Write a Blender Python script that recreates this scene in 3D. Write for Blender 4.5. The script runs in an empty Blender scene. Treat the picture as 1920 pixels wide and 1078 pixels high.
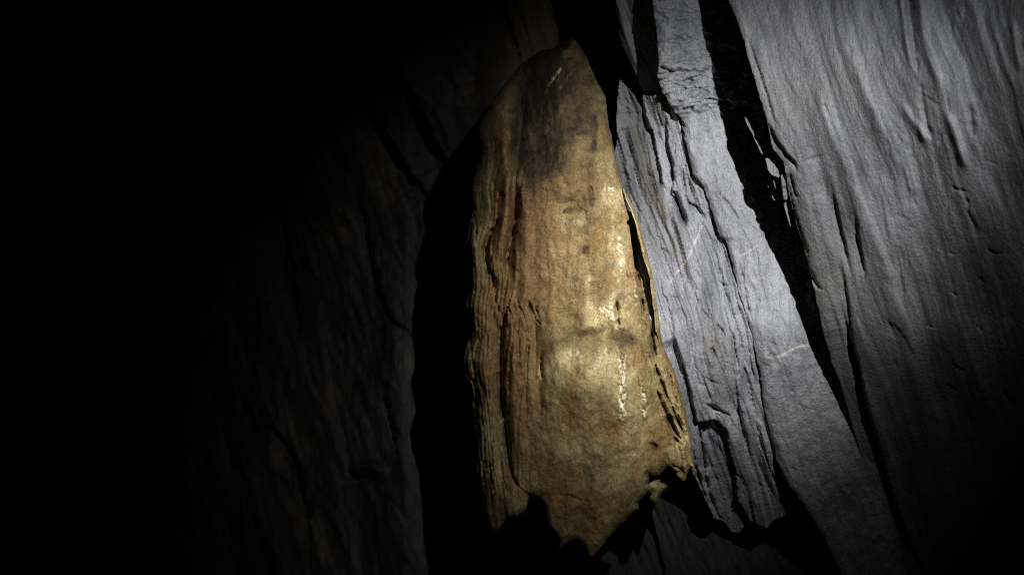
import bpy, math
import numpy as np

# ------------------------------------------------------------------ camera, world, torch, exposure
scene = bpy.context.scene
CAM_Z = 1.60
FPX = 2317.0                      # focal length in pixels of a 1920-wide frame
camd = bpy.data.cameras.new('camera')
camd.sensor_width = 36.0
camd.lens = 36.0 * FPX / 1920.0
camd.clip_start, camd.clip_end = 0.05, 200.0
camd.dof.use_dof = True
camd.dof.focus_distance = 2.98
camd.dof.aperture_fstop = 4.0
cam = bpy.data.objects.new('camera', camd)
scene.collection.objects.link(cam)
cam.location = (0, 0, CAM_Z)
cam.rotation_euler = (math.radians(90), 0, 0)
scene.camera = cam

world = bpy.data.worlds.new('World')           # deep inside a cave: no sky reaches it
scene.world = world
world.use_nodes = True
world.node_tree.nodes['Background'].inputs[0].default_value = (0.55, 0.6, 0.7, 1)
world.node_tree.nodes['Background'].inputs[1].default_value = 0.0012

TORCH = np.array([0.55, 0.10, CAM_Z + 0.75])   # hand torch held above and right of the camera


def at(px, py, d):
    return ((px - 960.0) / FPX * d, d, CAM_Z - (py - 539.0) / FPX * d)


def torch(name, px, py, d, half_deg, blend, watts, radius, col):
    ld = bpy.data.lights.new(name, 'SPOT')
    ld.energy, ld.color = watts, col
    ld.spot_size = math.radians(2 * half_deg)
    ld.spot_blend = blend
    ld.shadow_soft_size = radius
    o = bpy.data.objects.new(name, ld)
    scene.collection.objects.link(o)
    o.location = TORCH
    from mathutils import Vector
    o.rotation_euler = (Vector(at(px, py, d)) - Vector(TORCH)).to_track_quat('-Z', 'Y').to_euler()
    return o


torch('torch_hotspot', 1325, 485, 3.0, 11.6, 1.0, 570.0, 0.012, (1.0, 0.985, 0.955))
torch('torch_corona', 1245, 560, 3.0, 18.5, 1.0, 136.0, 0.012, (1.0, 0.985, 0.955))
torch('torch_spill', 1490, 150, 3.0, 14.5, 1.0, 66.0, 0.012, (0.95, 0.975, 1.0))

scene.cycles.use_denoising = False            # keep the grain of a high-ISO cave shot
scene.cycles.max_bounces = 4
scene.cycles.filter_width = 1.05
vs = scene.view_settings
scene.display_settings.display_device = 'sRGB'
vs.view_transform, vs.look = 'Standard', 'None'
vs.exposure, vs.gamma = 0.0, 1.0
vs.use_curve_mapping = False


# ------------------------------------------------------------------ numpy helpers
def _hash(ix, iy, seed):
    ix = ix.astype(np.int64).astype(np.uint64)
    iy = iy.astype(np.int64).astype(np.uint64)
    h = ix * np.uint64(374761393) + iy * np.uint64(668265263) + np.uint64((seed * 2147483647) & 0xFFFFFFFFFFFF)
    h = (h ^ (h >> np.uint64(13))) * np.uint64(1274126177)
    h = h ^ (h >> np.uint64(16))
    h = (h * np.uint64(2246822519)) ^ (h >> np.uint64(11))
    return (h & np.uint64(0xFFFFFF)).astype(np.float64) / float(0xFFFFFF)


def noise(x, y, seed=0):
    """gradient noise, about -1..1"""
    x = np.asarray(x, float); y = np.asarray(y, float)
    x, y = np.broadcast_arrays(x, y)
    x0, y0 = np.floor(x), np.floor(y)
    fx, fy = x - x0, y - y0
    u = fx * fx * fx * (fx * (fx * 6 - 15) + 10)
    v = fy * fy * fy * (fy * (fy * 6 - 15) + 10)

    def g(dx, dy):
        a = _hash(x0 + dx + 4096, y0 + dy + 4096, seed) * 2 * math.pi
        return np.cos(a) * (fx - dx) + np.sin(a) * (fy - dy)
    a = g(0, 0) * (1 - u) + g(1, 0) * u
    b = g(0, 1) * (1 - u) + g(1, 1) * u
    return (a * (1 - v) + b * v) * 1.5


def fbm(x, y, seed=0, octv=4, gain=0.5, rot=False):
    s, a, f = 0.0, 1.0, 1.0
    for k in range(octv):
        if rot:
            x, y = 0.81 * x - 0.586 * y + 3.1, 0.586 * x + 0.81 * y + 1.7
        s = s + a * noise(x * f, y * f, seed + 17 * k)
        a *= gain; f *= 2.03
    return s


def sstep(a, b, x):
    t = np.clip((x - a) / (b - a), 0, 1)
    return t * t * (3 - 2 * t)


def terrace(n, k, sharp=0.15):
    """turn smooth noise into broken layers with short risers"""
    q = n * k
    f = np.floor(q)
    r = q - f
    return (f + sstep(0.5 - sharp, 0.5 + sharp, r)) / k


def polyd(pts, X, Y, closed=False):
    """signed distance (positive to the right of a line drawn downwards), and position 0..1 along the line"""
    P = np.array(pts, float)
    if closed:
        P = np.vstack([P, P[:1]])
    best = np.full(X.shape, 1e18); sgn = np.ones(X.shape); tt = np.zeros(X.shape)
    seg = P[1:] - P[:-1]
    L = np.hypot(seg[:, 0], seg[:, 1]); cum = np.concatenate([[0], np.cumsum(L)]); tot = cum[-1]
    for i in range(len(seg)):
        if L[i] < 1e-6:
            continue
        dx, dy = seg[i] / L[i]
        rx, ry = X - P[i, 0], Y - P[i, 1]
        t = np.clip(rx * dx + ry * dy, 0, L[i])
        ex, ey = rx - t * dx, ry - t * dy
        d2 = ex * ex + ey * ey
        m = d2 < best
        best = np.where(m, d2, best)
        sgn = np.where(m, np.where(rx * dy - ry * dx >= 0, 1.0, -1.0), sgn)
        tt = np.where(m, (cum[i] + t) / tot, tt)
    return np.sqrt(best) * sgn, tt


def inside(pts, X, Y):
    P = np.array(pts, float)
    r = np.zeros(X.shape, bool)
    j = len(P) - 1
    for i in range(len(P)):
        xi, yi = P[i]; xj, yj = P[j]
        if yi != yj:
            c = ((yi > Y) != (yj > Y)) & (X < (xj - xi) * (Y - yi) / (yj - yi) + xi)
            r ^= c
        j = i
    return r


def curve(pts, y):
    """x of a top-to-bottom polyline at height y"""
    P = np.array(pts, float)
    return np.interp(y, P[:, 1], P[:, 0])


def smooth_line(pts, jit=0.0, seed=0, step=6.0):
    """resample a polyline and roughen it"""
    P = np.array(pts, float)
    L = np.hypot(*(P[1:] - P[:-1]).T); cum = np.concatenate([[0], np.cumsum(L)])
    n = max(2, int(cum[-1] / step))
    s = np.linspace(0, cum[-1], n)
    x = np.interp(s, cum, P[:, 0]); y = np.interp(s, cum, P[:, 1])
    if jit:
        taper = np.minimum(1, np.minimum(s, cum[-1] - s) / (3 * step))
        x = x + jit * fbm(s / 17.0, s * 0 + seed * 3.7, seed, 3) * taper
        y = y + jit * fbm(s / 17.0, s * 0 + seed * 3.7 + 50, seed + 5, 3) * taper
    return np.stack([x, y], 1)


def ends(t, f=0.18):
    return sstep(0, f, t) * sstep(0, f, 1 - t)


def crack(H, X, Y, pts, width, depth, jit=1.5, seed=1, f=0.18, rough=1.0):
    m = near(X, Y, pts, width * 5 + 10)
    d, t = polyd(smooth_line(pts, jit, seed), X[m], Y[m])
    P = np.array(pts, float); L = np.hypot(*(P[1:] - P[:-1]).T).sum()
    e = sstep(0, 0.45, t) * sstep(0, 0.45, 1 - t)
    nz = rough * fbm(t * L / 22.0, t * 0 + seed * 7.3, seed, 2)
    w = np.maximum(0.7, width * (0.35 + 0.65 * e) * (0.95 + 0.6 * nz))
    H[m] -= depth * np.clip(ends(t, f) * (1.0 + 0.8 * nz), 0, 1.6) * np.exp(-(np.abs(d) / w) ** 1.4)


def ridge(H, X, Y, pts, width, height, f=0.25):
    m = near(X, Y, pts, width * 4)
    d, t = polyd(smooth_line(pts), X[m], Y[m])
    H[m] += height * ends(t, f) * np.exp(-(d / width) ** 2)


def near(X, Y, pts, r):
    P = np.array(pts, float)
    return (X > P[:, 0].min() - r) & (X < P[:, 0].max() + r) & (Y > P[:, 1].min() - r) & (Y < P[:, 1].max() + r)


def step(H, X, Y, pts, drop, ext, jit=2.0, seed=1, soft=1.6, f=0.25, lip=0.0):
    """rock to the left of the line lies deeper by drop, coming back over ext pixels"""
    m = near(X, Y, pts, ext * 4)
    d, t = polyd(smooth_line(pts, jit, seed), X[m], Y[m])
    e = ends(t, f)
    left = sstep(soft, -soft, d)
    H[m] += e * (-drop * left * np.exp(np.minimum(d, 0) / ext) + lip * (1 - left) * np.exp(-np.maximum(d, 0) / ext))


def flakes(H, X, Y, n, box, lean, lo, hi, drop, seed):
    rng = np.random.default_rng(seed)
    for k in range(n):
        y = rng.uniform(box[1], box[3]); x = rng.uniform(box[0], box[2]) + lean * (y - box[1])
        L = rng.uniform(lo, hi); a = rng.normal(lean, 0.25) if rng.random() < 0.7 else rng.uniform(1.5, 4.0)
        dx, dy = L * a / math.hypot(a, 1), L / math.hypot(a, 1)
        p = [(x, y), (x + 0.5 * dx + rng.normal(0, 2), y + 0.5 * dy), (x + dx, y + dy)]
        step(H, X, Y, p, drop * rng.uniform(0.4, 1.3), rng.uniform(4, 12), 1.5, seed * 50 + k, soft=1.2, f=0.4)


def blob(X, Y, cx, cy, rx, ry, ang=0.0):
    a = math.radians(ang)
    u = (X - cx) * math.cos(a) + (Y - cy) * math.sin(a)
    v = -(X - cx) * math.sin(a) + (Y - cy) * math.cos(a)
    return np.exp(-(u / rx) ** 2 - (v / ry) ** 2)


def relief(name, outline, s, depth_fn, mat, parent=None, holes=(), skirt=0.3, inward=0.0, masks_fn=None, jag=0.0, seed=3):
    """A rock body: a densely sculpted face inside an outline, with sides running back into the hill."""
    if jag:
        c = list(outline) + [outline[0]]
        outline = smooth_line(c, jag, seed, 5.0)[:-1]
    O = np.array(outline, float)
    x0, y0 = O.min(0) - 2 * s; x1, y1 = O.max(0) + 2 * s
    nx, ny = int((x1 - x0) / s) + 2, int((y1 - y0) / s) + 2
    gx, gy = np.meshgrid(x0 + s * np.arange(nx), y0 + s * np.arange(ny))
    cx, cy = gx[:-1, :-1] + s / 2, gy[:-1, :-1] + s / 2
    keep = inside(O, cx, cy)
    for h in holes:
        keep &= ~inside(h, cx, cy)
    ids = np.arange(nx * ny).reshape(ny, nx)
    a, b, c, d = ids[:-1, :-1][keep], ids[:-1, 1:][keep], ids[1:, 1:][keep], ids[1:, :-1][keep]
    used, inv = np.unique(np.stack([a, d, c, b], 1), return_inverse=True)
    quads = inv.reshape(-1, 4)
    X, Y = gx.ravel()[used].copy(), gy.ravel()[used].copy()
    # boundary edges
    e = np.concatenate([quads[:, [0, 1]], quads[:, [1, 2]], quads[:, [2, 3]], quads[:, [3, 0]]])
    n = len(X)
    key = e[:, 0] * n + e[:, 1]; rkey = e[:, 1] * n + e[:, 0]
    bnd = e[~np.isin(key, rkey)]
    bv = np.unique(bnd)
    # snap boundary vertices to the outline
    for loop in [O] + [np.array(h, float) for h in holes]:
        P = np.vstack([loop, loop[:1]])
        bx, by = X[bv], Y[bv]
        best = np.full(len(bv), 1e18); qx, qy = bx.copy(), by.copy()
        for i in range(len(P) - 1):
            sx, sy = P[i + 1] - P[i]; l2 = sx * sx + sy * sy
            if l2 < 1e-9:
                continue
            t = np.clip(((bx - P[i, 0]) * sx + (by - P[i, 1]) * sy) / l2, 0, 1)
            ex, ey = P[i, 0] + t * sx, P[i, 1] + t * sy
            d2 = (ex - bx) ** 2 + (ey - by) ** 2
            mm = d2 < best
            best = np.where(mm, d2, best); qx = np.where(mm, ex, qx); qy = np.where(mm, ey, qy)
        ok = best < (1.1 * s) ** 2
        X[bv[ok]] = qx[ok]; Y[bv[ok]] = qy[ok]
    D = depth_fn(X, Y)
    V = np.stack([(X - 960.0) / FPX * D, D, CAM_Z - (Y - 539.0) / FPX * D], 1)
    # sides
    remap = np.full(n, -1); remap[bv] = np.arange(len(bv))
    cen = V.mean(0)
    rings = []
    for k, (fr, inn) in enumerate(((0.12, 0.15), (1.0, 1.0))):
        W = V[bv].copy()
        vx = W[:, 0] / W[:, 1]; vz = (W[:, 2] - CAM_Z) / W[:, 1]
        W[:, 1] += skirt * fr
        W[:, 0] += skirt * fr * vx + (cen[0] - W[:, 0]) * inward * inn
        W[:, 2] += skirt * fr * vz + (cen[2] - W[:, 2]) * inward * inn
        rings.append(W)
    nb = len(bv)
    b0 = remap[bnd[:, 0]]; b1 = remap[bnd[:, 1]]
    side1 = np.stack([bnd[:, 1], bnd[:, 0], n + b0, n + b1], 1)
    side2 = np.stack([n + b1, n + b0, n + nb + b0, n + nb + b1], 1)
    VV = np.vstack([V] + rings)
    Q = np.vstack([quads, side1, side2])
    me = bpy.data.meshes.new(name)
    me.vertices.add(len(VV)); me.vertices.foreach_set('co', VV.ravel())
    me.loops.add(Q.size); me.loops.foreach_set('vertex_index', Q.ravel().astype(np.int32))
    me.polygons.add(len(Q))
    me.polygons.foreach_set('loop_start', (np.arange(len(Q)) * 4).astype(np.int32))
    me.polygons.foreach_set('use_smooth', np.ones(len(Q), bool))
    me.update(calc_edges=True)
    if masks_fn is not None:
        M = masks_fn(X, Y)                               # n x 4
        M = np.vstack([M, M[bv], M[bv]]).astype(np.float32)
        at_ = me.color_attributes.new('stain_shade', 'FLOAT_COLOR', 'POINT')
        at_.data.foreach_set('color', np.clip(M, 0, 1).ravel())
    me.materials.append(mat)
    o = bpy.data.objects.new(name, me)
    scene.collection.objects.link(o)
    if parent:
        o.parent = parent
    return o


def tag(o, label, cat, group=None):
    o['label'], o['category'], o['kind'] = label, cat, 'thing'
    if group:
        o['group'] = group
    return o


# ------------------------------------------------------------------ materials
def ramp(nt, fac, stops):
    r = nt.nodes.new('ShaderNodeValToRGB')
    el = r.color_ramp.elements
    while len(el) < len(stops):
        el.new(0.5)
    for e_, (p, c) in zip(el, stops):
        e_.position = p; e_.color = (*c, 1) if len(c) == 3 else c
    nt.links.new(fac, r.inputs[0])
    return r.outputs[0]


def tex(nt, coord, scale, detail=4.0, rough=0.55, stretch=None, rot=None, dist=0.0):
    n = nt.nodes.new('ShaderNodeTexNoise')
    n.inputs['Scale'].default_value = scale
    n.inputs['Detail'].default_value = detail
    n.inputs['Roughness'].default_value = rough
    n.inputs['Distortion'].default_value = dist
    if stretch is not None:
        mp = nt.nodes.new('ShaderNodeMapping')
        mp.inputs['Scale'].default_value = stretch
        if rot:
            mp.inputs['Rotation'].default_value = rot
        nt.links.new(coord, mp.inputs[0]); coord = mp.outputs[0]
    nt.links.new(coord, n.inputs['Vector'])
    return n.outputs['Fac']


def mix(nt, fac, a, b, mode='MIX'):
    m = nt.nodes.new('ShaderNodeMix'); m.data_type = 'RGBA'; m.blend_type = mode
    for sock, val in ((m.inputs[0], fac), (m.inputs[6], a), (m.inputs[7], b)):
        if isinstance(val, (int, float)):
            sock.default_value = val
        elif isinstance(val, tuple):
            sock.default_value = (*val, 1)
        else:
            nt.links.new(val, sock)
    return m.outputs[2]


def math_(nt, op, a, b=0.0):
    m = nt.nodes.new('ShaderNodeMath'); m.operation = op
    for i, v in enumerate((a, b)):
        if isinstance(v, (int, float)):
            m.inputs[i].default_value = v
        else:
            nt.links.new(v, m.inputs[i])
    return m.outputs[0]


def base_mat(name, rough):
    m = bpy.data.materials.new(name); m.use_nodes = True
    nt = m.node_tree
    b = nt.nodes['Principled BSDF']
    b.inputs['Roughness'].default_value = rough
    b.inputs['Specular IOR Level'].default_value = 0.18
    tc = nt.nodes.new('ShaderNodeTexCoord').outputs['Object']
    at_ = nt.nodes.new('ShaderNodeAttribute'); at_.attribute_name = 'stain_shade'
    sep = nt.nodes.new('ShaderNodeSeparateColor')
    nt.links.new(at_.outputs['Color'], sep.inputs[0])
    return m, nt, b, tc, (sep.outputs[0], sep.outputs[1], sep.outputs[2], at_.outputs['Alpha'])


def bumps(nt, b, items):
    prev = None
    for h, dist, st in items:
        bp = nt.nodes.new('ShaderNodeBump')
        bp.inputs['Strength'].default_value = st
        bp.inputs['Distance'].default_value = dist
        nt.links.new(h, bp.inputs['Height'])
        if prev is not None:
            nt.links.new(prev, bp.inputs['Normal'])
        prev = bp.outputs[0]
    nt.links.new(prev, b.inputs['Normal'])


def slate(name, lo, hi, lean=-0.28, rough=0.72, bump=1.0):
    m, nt, b, tc, (vein, tan, rust, dark) = base_mat(name, rough)
    rot = (0, lean, 0)
    cloud = tex(nt, tc, 5.0, 5, 0.6)
    streak = tex(nt, tc, 9.0, 5, 0.62, (3.2, 1.0, 0.35), rot, 0.4)
    grain = tex(nt, tc, 260.0, 3, 0.7)
    f = math_(nt, 'ADD', math_(nt, 'MULTIPLY', cloud, 0.45), math_(nt, 'MULTIPLY', streak, 0.55))
    col = ramp(nt, f, [(0.33, lo), (0.66, hi)])
    hue = tex(nt, tc, 3.1, 3, 0.5)
    col = mix(nt, math_(nt, 'MULTIPLY', ramp(nt, hue, [(0.48, (0, 0, 0)), (0.7, (1, 1, 1))]), 0.35), col, (hi[0] * 1.02, hi[1] * 0.98, hi[2] * 0.86))
    col = mix(nt, 0.8, col, ramp(nt, grain, [(0.25, (0.45, 0.45, 0.45)), (0.75, (1.5, 1.5, 1.5))]), 'MULTIPLY')
    col = mix(nt, tan, col, (0.155, 0.132, 0.092))
    col = mix(nt, rust, col, (0.10, 0.045, 0.025))
    col = mix(nt, dark, col, (lo[0] * 0.4, lo[1] * 0.4, lo[2] * 0.4))
    col = mix(nt, vein, col, (0.62, 0.58, 0.50))
    nt.links.new(col, b.inputs['Base Color'])
    fine = tex(nt, tc, 70.0, 6, 0.65, (1.6, 1.0, 0.5), rot)
    pits = tex(nt, tc, 150.0, 4, 0.7)
    bumps(nt, b, [(streak, 0.018 * bump, 0.5), (fine, 0.006, 0.7), (pits, 0.003, 0.6), (grain, 0.0015, 0.7)])
    return m


MAT_SLATE = slate('blue_grey_slate', (0.135, 0.140, 0.155), (0.32, 0.328, 0.352))
MAT_SLATE_R = slate('grey_slate_flowing', (0.098, 0.101, 0.109), (0.162, 0.166, 0.177), -0.28, 0.8, 0.35)
MAT_SLATE_DARK = slate('dimmed_slate', (0.030, 0.030, 0.0315), (0.068, 0.068, 0.0705), -0.3, 0.6)  # base colour lowered so the far wall stays dim in the beam


MAT_SLATE_SHADE = slate('hollow_shade_slate', (0.012, 0.012, 0.012), (0.034, 0.034, 0.034), -0.35, 0.8)  # slate darkened to put the hollow's shade into the colour


def flowstone():
    m, nt, b, tc, (cream, stain_shade, orange, white) = base_mat('ochre_flowstone', 0.9)
    b.inputs['Specular IOR Level'].default_value = 0.06
    cloud = tex(nt, tc, 7.0, 5, 0.6)
    streak = tex(nt, tc, 8.0, 5, 0.55, (2.4, 1.0, 0.4), None, 0.8)
    mott = tex(nt, tc, 34.0, 5, 0.65)
    grain = tex(nt, tc, 240.0, 3, 0.7)
    col = ramp(nt, math_(nt, 'ADD', math_(nt, 'MULTIPLY', cloud, 0.5), math_(nt, 'MULTIPLY', streak, 0.5)),
               [(0.33, (0.085, 0.057, 0.029)), (0.45, (0.19, 0.135, 0.064)), (0.55, (0.29, 0.217, 0.106)), (0.66, (0.43, 0.345, 0.185))])
    hue = tex(nt, tc, 11.0, 4, 0.6, (1.5, 1.0, 0.7))
    col = mix(nt, ramp(nt, hue, [(0.50, (0, 0, 0)), (0.68, (0.6, 0.6, 0.6))]), col, (0.235, 0.122, 0.040))
    col = mix(nt, ramp(nt, hue, [(0.34, (0.55, 0.55, 0.55)), (0.48, (0, 0, 0))]), col, (0.27, 0.225, 0.095))
    brk = math_(nt, 'ADD', math_(nt, 'MULTIPLY', math_(nt, 'SUBTRACT', mott, 0.5), 1.3), 0.0)

    def msk(a, k=1.6, off=0.0):
        v = math_(nt, 'ADD', math_(nt, 'MULTIPLY', a, k), math_(nt, 'MULTIPLY', brk, a))
        n = nt.nodes.new('ShaderNodeClamp'); nt.links.new(math_(nt, 'SUBTRACT', v, off), n.inputs[0])
        return n.outputs[0]
    col = mix(nt, msk(orange, 1.0), col, (0.225, 0.134, 0.060))
    col = mix(nt, msk(stain_shade, 1.0), col, (0.050, 0.036, 0.025))  # dark stains together with shade painted into the drapery
    col = mix(nt, msk(cream, 1.15, 0.1), col, (0.48, 0.395, 0.21))
    col = mix(nt, msk(white, 1.5, 0.3), col, (0.74, 0.68, 0.52))
    col = mix(nt, 0.5, col, ramp(nt, mott, [(0.3, (0.6, 0.58, 0.55)), (0.7, (1.3, 1.3, 1.3))]), 'MULTIPLY')
    col = mix(nt, 0.85, col, ramp(nt, grain, [(0.25, (0.35, 0.35, 0.35)), (0.75, (1.65, 1.65, 1.65))]), 'MULTIPLY')
    nt.links.new(col, b.inputs['Base Color'])
    fine = tex(nt, tc, 85.0, 6, 0.7)
    bumps(nt, b, [(streak, 0.006, 0.5), (fine, 0.0030, 0.8), (grain, 0.0020, 0.8)])
    return m


MAT_FLOW = flowstone()

# ------------------------------------------------------------------ guide lines, in pixels of the photograph
R_EDGE = [(1300, -260), (1340, -100), (1365, 0), (1380, 33), (1394, 74), (1406, 119), (1420, 167), (1435, 215), (1443, 252), (1449, 280),
          (1466, 300), (1472, 318), (1476, 345), (1484, 380), (1493, 417), (1505, 458), (1514, 487), (1531, 560), (1544, 627), (1560, 680),
          (1576, 722), (1592, 776), (1614, 858), (1634, 915), (1660, 975), (1690, 1044), (1760, 1180), (1840, 1330)]
M1_LEFT = [(1205, -260), (1215, -100), (1222, 0), (1228, 40), (1234, 90), (1235, 127), (1233, 142), (1237, 160), (1242, 174), (1251, 189),
           (1262, 205), (1276, 222), (1283, 250), (1290, 290), (1300, 330), (1320, 352), (1329, 376), (1340, 413), (1350, 443), (1362, 452), (1368, 477),
           (1377, 510), (1387, 554), (1400, 594), (1410, 627), (1417, 661), (1426, 705), (1430, 745), (1437, 788), (1449, 831), (1460, 873),
           (1480, 912), (1507, 947), (1546, 1009), (1570, 1063), (1640, 1200), (1700, 1330)]
DLT = [(-260, .026), (0, .0334), (74, .042), (167, .047), (250, .0455), (400, .0385), (500, .0295), (560, .0245), (650, .0167), (720, .0115), (780, .007),
       (858, .0028), (960, .0025), (1330, .002)]


def d_m1(y):
    return 3.02 + 0.95 * np.clip((y - 600) / 480.0, 0, 2) ** 1.7 - 0.02 * np.clip((250 - y) / 250.0, 0, 1)


_ys = np.arange(-400.0, 1500.0, 2.0)
_ker = np.hanning(91); _ker /= _ker.sum()


def smoothed(xs, ys, y):
    v = np.interp(_ys, xs, ys)
    p = np.convolve(np.pad(v, 45, mode='edge'), _ker, mode='valid')
    return np.interp(y, _ys, p)


def d_redge(y):
    k = np.array(DLT)
    return 1.0 / (1.0 / d_m1(y) + smoothed(k[:, 0], k[:, 1], y))


def soft_edge(line, y):
    k = np.array(line)
    return smoothed(k[:, 1], k[:, 0], y)


# ------------------------------------------------------------------ setting: the far wall behind, floor
def d_left(X, Y):
    d = 4.30 + 0.0022 * np.clip(760 - X, 0, 560) + 0.0004 * np.clip(200 - X, 0, 900)
    d = d - 0.05 * np.clip((X - 900) / 300, 0, 3) + 0.6 * sstep(960, 1080, X) * sstep(780, 900, Y)
    d = d - 0.0017 * np.clip(420 - Y, 0, 420) * sstep(960, 880, X)
    H = np.zeros_like(X)
    step(H, X, Y, [(672, 340), (680, 390), (690, 430), (700, 480), (711, 530), (724, 575), (740, 603), (760, 617), (800, 640)], 0.13, 120, 3, 2, f=0.42)
    step(H, X, Y, [(740, 100), (760, 150), (785, 200), (807, 242), (820, 272), (834, 292), (852, 328), (880, 370)], 0.20, 90, 3, 4, f=0.42)
    step(H, X, Y, [(660, 130), (700, 205), (732, 262), (765, 317), (790, 348), (812, 382), (840, 420)], 0.18, 90, 3, 6, f=0.42)
    step(H, X, Y, [(905, -200), (925, -60), (934, 0), (943, 25), (958, 37), (964, 64), (971, 86), (978, 119), (1000, 200)], 0.16, 60, 2, 8, f=0.42)
    step(H, X, Y, [(930, -200), (950, -60), (961, 0), (979, 37), (986, 52), (991, 71), (999, 98), (1020, 180)], 0.06, 20, 1.5, 9, f=0.42)
    step(H, X, Y, [(880, -150), (899, 0), (906, 22), (916, 55), (932, 62), (950, 74), (963, 120)], 0.10, 50, 3, 10, f=0.42)
    step(H, X, Y, [(390, 120), (430, 220), (500, 320), (530, 400), (552, 500), (560, 600), (566, 700)], 0.12, 130, 4, 11, f=0.42)
    step(H, X, Y, [(480, 740), (520, 810), (560, 860), (580, 960), (590, 1078)], 0.12, 110, 4, 12, f=0.42)
    step(H, X, Y, [(705, 690), (716, 705), (722, 740), (732, 780), (745, 840), (752, 900)], 0.08, 18, 3, 13, f=0.42)
    ridge(H, X, Y, [(716, 700), (722, 716), (732, 712), (742, 735)], 5, 0.03)
    ridge(H, X, Y, [(650, 884), (672, 876), (695, 872), (712, 880), (725, 892)], 9, 0.09)
    crack(H, X, Y, [(640, 905), (680, 900), (720, 904)], 5, 0.06)
    u = X - 0.28 * Y
    H += 0.035 * fbm(u / 90, Y / 260, 21, 4) + 0.05 * terrace(fbm(u / 120, Y / 420, 23, 3), 3, 0.06) + 0.008 * fbm(u / 14, Y / 60, 25, 3)
    return d - H


def zeros4(X):
    return np.zeros((len(X), 4))


def left_mask(X, Y):
    M = zeros4(X)
    M[:, 1] = 1.0 * sstep(900, 950, X) * sstep(1060, 1030, X) + 0.25 * sstep(0.1, 0.6, fbm(X / 160, Y / 160, 31, 3))
    return M


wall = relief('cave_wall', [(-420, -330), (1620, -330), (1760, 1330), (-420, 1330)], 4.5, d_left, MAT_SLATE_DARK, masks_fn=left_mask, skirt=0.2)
wall['kind'] = 'structure'

# floor of the passage, below the frame
fx, fy = np.meshgrid(np.linspace(-2.6, 2.6, 90), np.linspace(-1.5, 5.2, 110))
fz = -0.06 + 0.05 * fbm(fx * 1.3, fy * 1.3, 41, 5) + 0.25 * sstep(3.4, 5.0, fy)
fv = np.stack([fx.ravel(), fy.ravel(), fz.ravel()], 1)
fi = np.arange(fx.size).reshape(fx.shape)
fq = np.stack([fi[:-1, :-1], fi[:-1, 1:], fi[1:, 1:], fi[1:, :-1]], -1).reshape(-1, 4)
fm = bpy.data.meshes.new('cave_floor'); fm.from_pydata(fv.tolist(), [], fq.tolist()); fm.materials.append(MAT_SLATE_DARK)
fo = bpy.data.objects.new('cave_floor', fm); scene.collection.objects.link(fo); fo['kind'] = 'structure'

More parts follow.
